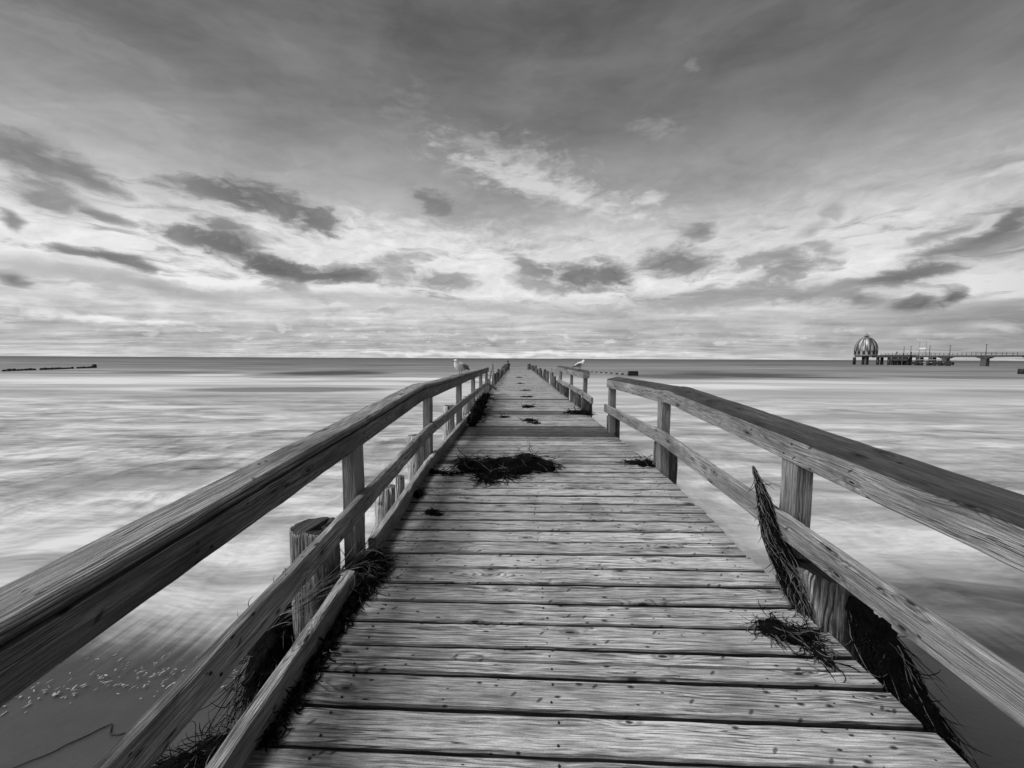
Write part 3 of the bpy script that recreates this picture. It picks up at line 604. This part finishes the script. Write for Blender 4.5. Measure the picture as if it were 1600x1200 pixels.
def hang(name, label, spine, wd, ns, L, r=(.0015, .004), pale=.15, cat='seaweed', floor=None, curl=.5, core=True, follow=0.0):
    """a hanging bundle: strands follow the spine; wd = half width at each spine point"""
    bm = bmesh.new(); sp = [Vector(q) for q in spine]; n = len(sp)
    if core:
        for i in range((n - 1) * 3):
            t_ = i / 3; a = int(t_); f = t_ - a; q = sp[a].lerp(sp[min(a + 1, n - 1)], f); w_ = wd[a] * (1 - f) + wd[min(a + 1, n - 1)] * f
            lump(bm, q, (w_ * .8, w_ * .9, w_ * 1.1), sub=2, seed=i, fl=floor, amp=.5)
    for i in range(ns):
        if random.random() < follow:      # strands that run along inside the bundle and cross one another
            t0 = random.uniform(-.3, .75) * (n - 1); ln = random.uniform(.25, .6) * (n - 1); a0 = random.random() * 6.3; da = random.gauss(0, 2.2); k0 = random.uniform(.2, 1.25); ps = []
            for q_ in range(13):
                tt_ = t0 + ln * q_ / 12
                if tt_ < 0 or tt_ > n - 1.001: continue
                a = int(tt_); f = tt_ - a; w_ = (wd[a] * (1 - f) + wd[a + 1] * f) * k0; an = a0 + da * q_ / 12
                z_ = Vector((math.cos(an) * w_, math.sin(an) * w_, .3 * math.sin(an * 1.7) * w_)) + Vector((random.gauss(0, .003), random.gauss(0, .003), 0))
                pt_ = sp[a].lerp(sp[a + 1], f) + z_
                if floor: pt_.z = max(pt_.z, floor(pt_.x, pt_.y) + .003)
                ps.append(pt_)
            if len(ps) > 3: tube(bm, ps, random.uniform(*r), 3, 1 if random.random() < pale else 0)
            continue
        t_ = random.random() * (n - 1.01); a = int(t_); f = t_ - a
        q = sp[a].lerp(sp[a + 1], f); w_ = wd[a] * (1 - f) + wd[a + 1] * f
        o_ = Vector((random.gauss(0, 1), random.gauss(0, 1), random.gauss(0, .6))); o_ = o_.normalized() * w_ * random.uniform(.55, 1.15)
        tg = (sp[a + 1] - sp[a]).normalized() + Vector((random.gauss(0, .18), random.gauss(0, .18), random.gauss(0, .18))) * curl * 2
        strand(bm, q + o_, tg, L * random.uniform(.4, 1), random.uniform(*r), floor, curl, .03, 1 if random.random() < pale else 0)
    return tag(link(name, bm, [M_weed, M_weed2]), label, cat)
random.seed(5)
D_ = lambda x, y, h: (x, y, dz(y) + h)
def thick(o, items):      # a few fat stalks laid over a heap
    pass
heap('seaweed_heap', 'large black heap of seaweed lying across the middle of the plank deck', [
    (D_(-.54, 4.18, .02), (.13, .15, .10)), (D_(-.34, 4.2, .02), (.18, .18, .09)), (D_(-.10, 4.25, .02), (.22, .19, .08)), (D_(.13, 4.28, .03), (.20, .18, .12)), (D_(.30, 4.20, .01), (.15, .15, .085)),
    (D_(.0, 4.08, .01), (.18, .13, .07)), (D_(-.24, 4.02, .01), (.12, .09, .05)), (D_(-.30, 3.84, .0), (.06, .07, .04)), (D_(-.08, 3.92, .0), (.05, .07, .03))], 1100, .26, (.0012, .0038), .07, out=.10, curl=.6, vz=.08)
hang('seaweed_trail', 'thin black trail of seaweed from the kerb to the large heap', [D_(-.90, 4.0, .01), D_(-.74, 3.96, .012), D_(-.58, 3.99, .012), D_(-.42, 4.06, .02)], [.035, .014, .012, .02], 110, .16, floor=deckf, pale=.03, curl=.8)
heap('seaweed_scrap', 'small black seaweed scrap alone on the planks nearer than the large heap', [(D_(-.71, 3.10, .0), (.055, .05, .03)), (D_(-.64, 3.06, 0), (.04, .03, .02))], 30, .08, pale=0)
heap('seaweed_tuft', 'black tuft pressed against the left kerb nearer than the large heap', [(D_(-.89, 3.42, .01), (.035, .07, .06))], 60, .12, pale=.02)
heap('eelgrass_tuft', 'tangled eelgrass tuft stuck in the gap of the left kerb', [(D_(-.91, 2.34, .04), (.07, .13, .06)), (D_(-.86, 2.26, .02), (.07, .14, .04))], 420, .18, (.001, .0026), .28, curl=.6, out=.3)
hang('wet_eelgrass', 'dark wet eelgrass strip lying along the inside of the left kerb', [D_(-.87, 2.15, .02), D_(-.89, 1.9, .015), D_(-.885, 1.6, .015), D_(-.90, 1.3, .012)], [.034, .03, .025, .014], 380, .10, floor=deckf, pale=.05, curl=1.0)
heap('eelgrass_clump', 'tangled eelgrass clump on the planks below the right rail', [(D_(1.29, 1.86, .01), (.07, .07, .045)), (D_(1.36, 1.83, .01), (.08, .06, .03)), (D_(1.42, 1.72, 0), (.03, .09, .018)), (D_(1.46, 1.84, 0), (.05, .05, .02))], 300, .14, (.001, .003), .25, curl=1.0, out=.15, vz=.1)
hang('eelgrass_bundle', 'eelgrass bundle wrapped over the right middle rail at the near post', [D_(1.49, 2.40, .66), D_(1.488, 2.31, .55), D_(1.485, 2.23, .44), D_(1.49, 2.17, .31), D_(1.53, 2.11, .18), D_(1.555, 2.05, .07), D_(1.56, 1.97, .0)], [.004, .02, .042, .05, .06, .06, .045], 760, .20, (.0012, .0032), .30, curl=.6, core=False, follow=.82)
hang('hanging_seaweed', 'long dark seaweed mass hanging off the right deck edge toward the water', [D_(1.70, 1.86, .14), D_(1.73, 1.78, .04), D_(1.74, 1.70, -.08), D_(1.76, 1.58, -.2), D_(1.78, 1.45, -.30), D_(1.80, 1.36, -.38)], [.04, .08, .085, .085, .06, .025], 1500, .30, (.001, .0032), .14, curl=.5, follow=.6)
hang('pile_seaweed', 'seaweed and eelgrass caught round the foot of the near left pile', [D_(-1.42, 2.28, -.02), D_(-1.40, 2.18, -.18), D_(-1.38, 2.06, -.26), D_(-1.36, 1.95, -.34), D_(-1.34, 1.86, -.46)], [.04, .09, .11, .10, .06], 620, .32, (.001, .003), .28, curl=.6)
hang('pile_eelgrass', 'pale eelgrass stalks over the left kerb beside the near pile', [D_(-1.30, 1.90, -.05), D_(-1.15, 2.0, .04), D_(-1.03, 2.1, .10), D_(-.97, 2.26, .14)], [.05, .035, .02, .02], 90, .34, (.001, .0028), .75, curl=.35, core=False)
heap('seaweed_mound', 'dark seaweed mound on the sand below the near left kerb', [((-1.86, 2.0, .09), (.20, .05, .04)), ((-1.66, 2.06, .13), (.20, .07, .07)), ((-1.44, 2.1, .17), (.20, .09, .10))], 500, .30, (.0015, .0035), .08, floor=None, curl=.6, out=.5)
hang('edge_seaweed', 'long black seaweed pile along the left deck edge far up the jetty', [D_(-.80, 6.9, .04), D_(-.84, 7.7, .07), D_(-.86, 8.6, .09), D_(-.9, 9.8, .10), D_(-.93, 11.4, .06), D_(-.95, 12.8, .03)], [.08, .13, .13, .14, .10, .05], 420, .36, (.003, .007), .04, floor=deckf, curl=.8)
heap('seaweed_patch', 'dark seaweed patch on the planks by the right far post', [(D_(1.30, 8.6, 0), (.18, .22, .06)), (D_(1.50, 8.5, 0), (.15, .2, .09))], 110, .3, (.003, .006), .03)
heap('seaweed_patch', 'small seaweed tuft on the deck by the second right post', [(D_(1.42, 4.45, 0), (.16, .10, .03)), (D_(1.52, 4.4, 0), (.06, .08, .07))], 130, .2, (.0015, .004), .05)
heap('seaweed_patch', 'black seaweed lump in the middle of the deck just past the dark wet planks', [(D_(.25, 7.5, 0), (.13, .12, .04)), (D_(.36, 7.2, 0), (.09, .07, .02))], 70, .2, (.003, .006), .0)
heap('seaweed_patch', 'black seaweed piece mid deck level with the right far post', [(D_(.28, 9.6, 0), (.17, .16, .05))], 60, .2, (.003, .006), .0)
for x_, y_, r_, lb in ((.12, 18.6, .10, 'left one of the faint seaweed bits far along the deck'), (.34, 14.6, .15, 'thin dark seaweed wisp far along the middle of the deck'), (.30, 12.2, .2, 'flat dark seaweed strip on the deck before the far stubs'), (.12, 24.5, .2, 'tiny dark seaweed speck near the far end of the deck'),
                       (-.28, 7.9, .09, 'small black seaweed bit left of centre on the deck')):
    heap('seaweed_scrap', lb, [(D_(x_, y_, 0), (r_, r_ * .8, .03 if y_ < 16 else .05))], 25, .25, (.003, .006), 0)
# a single string of weed washed out on the sand
bm = bmesh.new()
pl2 = [(-3.15, 1.86), (-3.02, 1.94), (-2.90, 1.94), (-2.80, 2.02), (-2.72, 2.12), (-2.62, 2.24), (-2.56, 2.17), (-2.50, 2.16), (-2.40, 2.21), (-2.28, 2.22), (-2.22, 2.27), (-2.24, 2.32), (-2.34, 2.29), (-2.44, 2.28), (-2.46, 2.33)]
pt = [(a, b + .07, sand_z(a, b + .07) + .008) for a, b in pl2]; sm = []
for i in range(len(pt) - 1):
    for k in range(3): sm.append(Vector(pt[i]).lerp(Vector(pt[i + 1]), k / 3) + Vector((random.gauss(0, .003), random.gauss(0, .003), 0)))
tube(bm, sm, .0042, 6); tag(link('seaweed_string', bm, plain('sandy_seaweed', .022, .8)), 'single long seaweed string lying on the bare sand', 'seaweed')

# ------------------------------------------------------------------ gulls
def gull(loc, rz, label, sc=1.0, headturn=0.0):
    t = thing('seagull', label, 'seagull', loc)
    t.rotation_euler = (0, 0, 0)
    mtx = Matrix.Rotation(rz, 4, 'Z') @ Matrix.Scale(sc, 4)
    def part(name, bm, m, sm=True):
        bmesh.ops.transform(bm, matrix=mtx, verts=bm.verts); me = bpy.data.meshes.new(name); bm.to_mesh(me); bm.free(); me.materials.append(m)
        me.polygons.foreach_set('use_smooth', [sm] * len(me.polygons)); o = bpy.data.objects.new(name, me); C.objects.link(o); o.parent = t; return o
    bm = bmesh.new(); tube(bm, [(-.20, 0, .085), (-.15, 0, .10), (-.09, 0, .12), (-.03, 0, .135), (.03, 0, .15), (.07, 0, .175), (.09, 0, .20), (.10, 0, .225), (.115, 0, .242), (.135, 0, .246), (.148, 0, .243)],
                              [.008, .028, .055, .074, .080, .070, .052, .040, .038, .027, .004], 16); part('body', bm, M_gullw)
    bm = bmesh.new(); tube(bm, [(.143, 0, .242), (.167, 0, .238), (.184, 0, .231)], [.010, .008, .002], 8); part('beak', bm, M_leg)
    for s_ in (-1, 1):
        bm = bmesh.new(); lump(bm, (-.045, s_ * .056, .15), (.115, .022, .045), amp=.05, sub=3); bmesh.ops.rotate(bm, verts=bm.verts, cent=(0, 0, .16), matrix=Matrix.Rotation(.16, 3, 'Y') if False else Matrix.Rotation(-.12, 3, 'Y')); part('wing', bm, M_gullg)
        bm = bmesh.new(); tube(bm, [(-.12, s_ * .04, .125), (-.18, s_ * .025, .10), (-.24, s_ * .01, .07)], [.022, .014, .003], 8); part('wing_tip', bm, M_gulld)
        bm = bmesh.new(); tube(bm, [(-.005, s_ * .026, .10), (.0, s_ * .026, .05), (.0, s_ * .026, .004)], [.008, .004, .004], 6)
        for a in (-.5, 0, .5): tube(bm, [(0, s_ * .026, .004), (.035 * math.cos(a), s_ * .026 + .035 * math.sin(a), .002)], [.004, .002], 4)
        part('leg', bm, M_leg)
        bm = bmesh.new(); lump(bm, (.125, s_ * .03, .25), (.005, .004, .005), sub=2, amp=0); part('eye', bm, M_gulld)
    return t
gull((-1.03, 6.95, dz(7) + .926), R(-128), 'white breasted gull standing on the left handrail facing the viewer', 1.0)
gull((1.515, 9.3, dz(10) + .945), R(22), 'gull standing on the far right handrail looking right with grey wing', .92)

# ------------------------------------------------------------------ people (skinned figures)
def person(loc, rz, label, joints, edges, m, headm, group=None, sc=1.0):
    t = thing('person', label, 'person', loc, group)
    me = bpy.data.meshes.new('body'); vs = [Vector(j[:3]) * sc for j in joints]
    rm = Matrix.Rotation(rz, 3, 'Z'); me.from_pydata([rm @ v_ for v_ in vs], edges, []); o = bpy.data.objects.new('body', me); C.objects.link(o); o.parent = t
    me.materials.append(m)
    sk = o.modifiers.new('skin', 'SKIN'); 
    for i, j in enumerate(joints):
        d0 = me.skin_vertices[0].data[i]; d0.radius = (j[3] * sc, j[3] * sc); d0.use_root = (i == 0)
    sb = o.modifiers.new('sub', 'SUBSURF'); sb.levels = 1; sb.render_levels = 2
    hb = bmesh.new(); h = rm @ (Vector(joints[headm][:3]) * sc)
    lump(hb, h + Vector((0, 0, .03 * sc)), (.095 * sc, .105 * sc, .12 * sc), amp=.05, sub=3)
    hm = bpy.data.meshes.new('hair'); hb.to_mesh(hm); hb.free(); hm.materials.append(M_hair); ho = bpy.data.objects.new('hair', hm); C.objects.link(ho); ho.parent = t
    return t
sit = [(0, 0, .10, .13), (0, .02, .32, .14), (0, .03, .50, .13), (0, .03, .60, .06), (0, .04, .74, .085),
       (.18, .03, .53, .06), (.24, .10, .32, .045), (.14, .25, .25, .035), (-.18, .03, .53, .06), (-.24, .10, .32, .045), (-.14, .25, .25, .035),
       (.10, .05, .08, .09), (.13, .45, .12, .065), (.13, .50, -.25, .045), (-.10, .05, .08, .09), (-.13, .45, .12, .065), (-.13, .50, -.25, .045)]
site = [(0, 1), (1, 2), (2, 3), (3, 4), (2, 5), (5, 6), (6, 7), (2, 8), (8, 9), (9, 10), (0, 11), (11, 12), (12, 13), (0, 14), (14, 15), (15, 16)]
person((-1.02, 42.25, dz(41) + .12), 0, 'person in grey jacket sitting at the far end of the jetty seen from behind', sit, site, M_cloth2, 4)
stand = [(0, 0, .95, .13), (0, 0, 1.2, .14), (0, 0, 1.4, .13), (0, 0, 1.5, .06), (0, .02, 1.64, .085), (.19, 0, 1.42, .06), (.24, 0, 1.12, .045), (.23, .06, .86, .035), (-.19, 0, 1.42, .06), (-.24, 0, 1.12, .045), (-.23, .06, .86, .035),
         (.10, 0, .88, .09), (.12, .02, .48, .065), (.13, 0, .06, .05), (.13, .12, .03, .04), (-.10, 0, .88, .09), (-.12, -.02, .48, .065), (-.13, 0, .06, .05), (-.13, .12, .03, .04)]
stande = [(0, 1), (1, 2), (2, 3), (3, 4), (2, 5), (5, 6), (6, 7), (2, 8), (8, 9), (9, 10), (0, 11), (11, 12), (12, 13), (13, 14), (0, 15), (15, 16), (16, 17), (17, 18)]

# ------------------------------------------------------------------ the big pier with the domed gondola, far right
A0, A1 = Vector((186, 205, 0)), Vector((17, -50, 0))
PD = A1.normalized(); PA = math.atan2(PD.y, PD.x); PN = Vector((-PD.y, PD.x, 0))
def PP(t, z=0.0, off=0.0): q = A0 + A1 * t + PN * off; return (q.x, q.y, z)
pier = thing('pleasure_pier', 'long distant pleasure pier on hammerhead pillars at the right', 'pier', PP(.1))
def pbar(bm, t0, t1, z0, z1, w_, off=0.0):
    a, b = Vector(PP(t0, 0, off)), Vector(PP(t1, 0, off)); c_ = (a + b) / 2; box(bm, (c_.x, c_.y, (z0 + z1) / 2), ((b - a).length, w_, z1 - z0), PA)
bm = bmesh.new(); pbar(bm, .09, 2.3, 4.1, 4.75, 3.4); pbar(bm, .09, 2.3, 3.95, 4.3, .4, -1.3); link('deck', bm, M_rust, pier)
bm = bmesh.new(); pbar(bm, .04, .33, 3.75, 4.95, 6.0); link('platform', bm, M_steel, pier)
for off in (-1.65, 1.65):
    bm = bmesh.new()
    for z_ in (5.85, 5.4, 5.1): pbar(bm, .09, 2.3, z_ - .04, z_ + .04, .07, off)
    t_ = .1
    while t_ < 2.3: q = PP(t_, 5.3, off); box(bm, q, (.12, .12, 1.1), PA); t_ += .055
    link('railing', bm, M_steel, pier)
for t_ in (.075, .163, .215, .245, .29, .37, .455):
    for off in (-1.6, 1.6):
        bm = bmesh.new(); q = PP(t_, -1, off); lathe(bm, [(.65, 0), (.65, 4.9)], q, 12); link('pillar', bm, M_steel, pier)
for t_ in (.54, .77, 1.01, 1.27, 1.53, 1.8, 2.1):
    bm = bmesh.new(); q = PP(t_); box(bm, (q[0], q[1], 1.35), (1.7, 2.6, 4.5), PA)
    for z_, s_ in ((3.45, 2.6), (3.7, 3.6), (3.92, 4.4)): box(bm, (q[0], q[1], z_), (s_, 3.0, .26), PA)
    link('pillar', bm, M_conc, pier)
# landing stage under the pier
ls = thing('landing_stage', 'low dark boat landing stage beside the pier legs', 'landing stage', PP(.3, 0, -5))
bm = bmesh.new(); pbar(bm, .21, .34, 2.2, 3.3, 3.0, -4.5); link('platform', bm, M_steel, ls)
bm = bmesh.new(); pbar(bm, .40, .56, 2.55, 2.85, .5, -4.5); pbar(bm, .40, .57, 1.3, 1.6, .5, -4.5); link('fender_beam', bm, plain('pale_beam', .3), ls)
for t_ in (.22, .26, .33, .39, .42, .47, .51, .545, .60):
    bm = bmesh.new(); q = PP(t_, -1, -4.6); lathe(bm, [(.6, 0), (.6, 3.2 if t_ > .35 else 3.6)], q, 10); link('fender_pile', bm, M_dark, ls)
bm = bmesh.new()
bm.free()
for t0, t1 in ((.36, .405), (.50, .56), (.575, .625)): bm = bmesh.new(); pbar(bm, t0, t1, .4, 1.7, 1.6, -4.5); link('float', bm, M_dark, ls)
# gondola: scalloped metal bell over a ring of windows on legs
GC = (183.6, 205.5, 0)
gon = thing('diving_gondola', 'bell shaped ribbed metal gondola with spire and dark windows at the pier head', 'gondola', (GC[0], GC[1], 4.6))
NG = 96
def flute(k, z): return 1 + .035 * abs(math.sin(k * math.pi / 6)) - .02
m_, g, p = mat('brushed_dome_metal'); t2 = g.n('TexCoord'); sx = g.xyz(t2.outputs['Object'])
ang = g.m('ARCTAN2', g.m('SUBTRACT', sx[1], GC[1]), g.m('SUBTRACT', sx[0], GC[0]))
rb = g.m('ABSOLUTE', g.m('SINE', g.m('MULTIPLY', ang, 8)))
gray(g, p, g.m('MULTIPLY', g.mr(rb, .1, .5, .15, 1.0), g.mr(g.noise(g.comb(g.m('MULTIPLY', ang, 6), g.m('MULTIPLY', sx[2], .2)), 1, 3), .4, .6, .10, .5)))
p.inputs['Metallic'].default_value = .5; p.inputs['Roughness'].default_value = .5; M_dome = m_
bm = bmesh.new(); pr = [(4.65, 7.7), (4.7, 8.6), (4.6, 9.4), (4.35, 10.4), (3.95, 11.4), (3.4, 12.4), (2.7, 13.3), (2.0, 14.0), (.9, 14.3)]
rings = []
for i, (r_, z_) in enumerate(pr):
    rings.append([bm.verts.new((GC[0] + math.cos(k * 2 * math.pi / NG) * r_ * flute(k, z_), GC[1] + math.sin(k * 2 * math.pi / NG) * r_ * flute(k, z_), z_ - (.75 * abs(math.sin(k * math.pi / 6)) if i == 0 else 0))) for k in range(NG)])
for a, b in zip(rings, rings[1:]):
    for k in range(NG): f = bm.faces.new((a[k], a[(k + 1) % NG], b[(k + 1) % NG], b[k])); f.smooth = True
bm.faces.new(rings[-1]); link('dome_shell', bm, M_dome, gon)
bm = bmesh.new(); lathe(bm, [(.8, 14.2), (.7, 14.7), (1.6, 14.9), (.8, 15.3), (.3, 15.9), (.06, 16.7)], (GC[0], GC[1], 0), 8, smooth=False); link('spire', bm, M_dome, gon)
bm = bmesh.new(); lathe(bm, [(4.3, 4.5), (4.6, 4.7), (4.6, 5.2), (4.5, 5.25), (4.5, 7.95), (4.2, 8.1)], (GC[0], GC[1], 0), 48); link('cabin_wall', bm, plain('cabin_panel', .22, .5), gon)
for k in range(14):
    a = (k + .5) * 2 * math.pi / 14; bm = bmesh.new(); c_ = (GC[0] + math.cos(a) * 4.56, GC[1] + math.sin(a) * 4.56, 6.35)
    vs = []
    for (x_, z_) in [(-.5, -1.0), (.5, -1.0), (.5, .75), (.32, 1.1), (0, 1.25), (-.32, 1.1), (-.5, .75)]: vs.append(((x_, z_)))
    fr_ = [bm.verts.new(Matrix.Rotation(a - math.pi / 2, 3, 'Z') @ Vector((x_, .12, z_)) + Vector(c_)) for x_, z_ in vs]
    bk_ = [bm.verts.new(Matrix.Rotation(a - math.pi / 2, 3, 'Z') @ Vector((x_, -.1, z_)) + Vector(c_)) for x_, z_ in vs]
    bm.faces.new(fr_); bm.faces.new(list(reversed(bk_)))
    for i in range(7): bm.faces.new((fr_[i], bk_[i], bk_[(i + 1) % 7], fr_[(i + 1) % 7]))
    bmesh.ops.recalc_face_normals(bm, faces=bm.faces); link('window', bm, M_dark, gon)
bm = bmesh.new(); lathe(bm, [(4.1, 4.1), (4.4, 4.5)], (GC[0], GC[1], 0), 32); link('base_ring', bm, M_steel, gon)
for dx, dy in ((-1.2, 0), (1.2, 0), (0, 1.4)):
    bm = bmesh.new(); lathe(bm, [(.5, -1), (.5, 4.15)], (GC[0] + dx, GC[1] + dy, 0), 14); link('leg', bm, M_steel, gon)
bm = bmesh.new(); lathe(bm, [(.6, -1), (.6, 4.12)], (GC[0] - .1, GC[1] + .2, 0), 14); link('shaft', bm, plain('pale_shaft', .35), gon)
# lamps, masts, sign, beacon on the pier
def lamp(t_, h, label, group='lamp posts along the far pier'):
    q = PP(t_, 4.75, 1.0); t = thing('street_lamp', label, 'street lamp', q, group)
    bm = bmesh.new(); lathe(bm, [(.14, 0), (.08, h)], q, 8); link('pole', bm, M_steel, t)
    bm = bmesh.new(); box(bm, (q[0], q[1], q[2] + h + .05), (.9, .25, .12), 0); link('lamp_head', bm, M_steel, t)
for i, (t_, h) in enumerate(((.245, 4.2), (.295, 4.4), (.425, 4.4), (.555, 4.4), (.765, 4.5), (.99, 4.6))):
    lamp(t_, h, ['lamp post on the far pier nearest the gondola', 'second lamp post on the far pier counted from the gondola', 'lamp post on the far pier just right of the white board', 'lamp post above the first hammerhead pillar of the far pier',
                 'lamp post above the second hammerhead pillar of the far pier', 'rightmost lamp post on the far pier'][i], None)
q = PP(.385, 4.75, 0); sg = thing('sign_board', 'white board held between two tall thin masts on the far pier', 'sign', q)
for dt in (-.022, .022):
    bm = bmesh.new(); qq = PP(.385 + dt, 4.75, 0); lathe(bm, [(.07, 0), (.04, 6.6)], qq, 6); link('mast', bm, M_steel, sg)
bm = bmesh.new(); pbar(bm, .362, .408, 7.75, 8.35, .15); link('board', bm, plain('white_board', .85), sg)
bm = bmesh.new(); lathe(bm, [(.65, -1), (.65, 3.7), (.55, 3.9)], (177.5, 205, 0), 12); tag(link('mooring_dolphin', bm, M_dark), 'lone dark mooring post in the sea left of the gondola', 'mooring post')
person(PP(.305, 4.75, .3), PA, 'dark standing figure on the far pier nearer to the lamp posts', stand, stande, M_cloth, 4, sc=1.05)
person(PP(.20, 4.97, .3), PA, 'dark standing figure on the far pier platform close to the gondola', stand, stande, M_cloth, 4, sc=1.05)

# ------------------------------------------------------------------ groynes
def gpost(bm, x, y, r, h):
    lathe(bm, [(r * 1.05, -.5), (r, h * .6), (r * .95, h), (r * .5, h + .03)], (x, y, 0), 9, rad=lambda k, z: 1 + .1 * math.sin(k * 2.3 + x))
random.seed(9)
n_ = 27
for i in range(n_):
    f = i / (n_ - 1); x = -80.2 + (-87.9 + 80.2) * f; y = 59.0 + (78.7 - 59.0) * f
    if i in (8, 19): continue
    bm = bmesh.new(); last = i == n_ - 1
    gpost(bm, x + random.gauss(0, .05), y, .24 if not last else .34, random.uniform(.26, .40) if not last else .75)
    tag(link('groyne_post', bm, M_dark), 'taller seaward end post of the left groyne' if last else 'short black groyne post in the row in the sea at left', 'groyne post', None if last else 'posts of the left groyne')
for i, (x, y, r, h, lb) in enumerate(((91.2, 70.6, .55, .95, 'tallest leftmost post of the groyne at the right edge'), (93.0, 71, .3, .55, 'middle low post of the groyne at the right edge'), (93.9, 70.6, .3, .55, 'low groyne post right of the middle one at the right edge'), (94.9, 70.2, .3, .5, 'low groyne post at the very right edge of the photo'))):
    bm = bmesh.new(); gpost(bm, x, y, r, h); tag(link('groyne_post', bm, M_dark), lb, 'groyne post')
for i in range(9):
    f = i / 8; x = 12.8 + 3.7 * f; y = 70 - 13 * f; bm = bmesh.new(); gpost(bm, x, y, .2, .12 + .1 * f)
    tag(link('groyne_post', bm, M_dark), 'nearly submerged groyne post in the row behind the right handrail', 'groyne post', 'submerged groyne posts behind the rail')
bm = bmesh.new(); box(bm, (16.6, 55.2, .2), (1.35, .6, .95)); bmesh.ops.bevel(bm, geom=list(bm.edges), offset=.06, segments=2, affect='EDGES')
tag(link('groyne_block', bm, M_dark), 'black groyne end block in the sea just above the right handrail', 'groyne block')
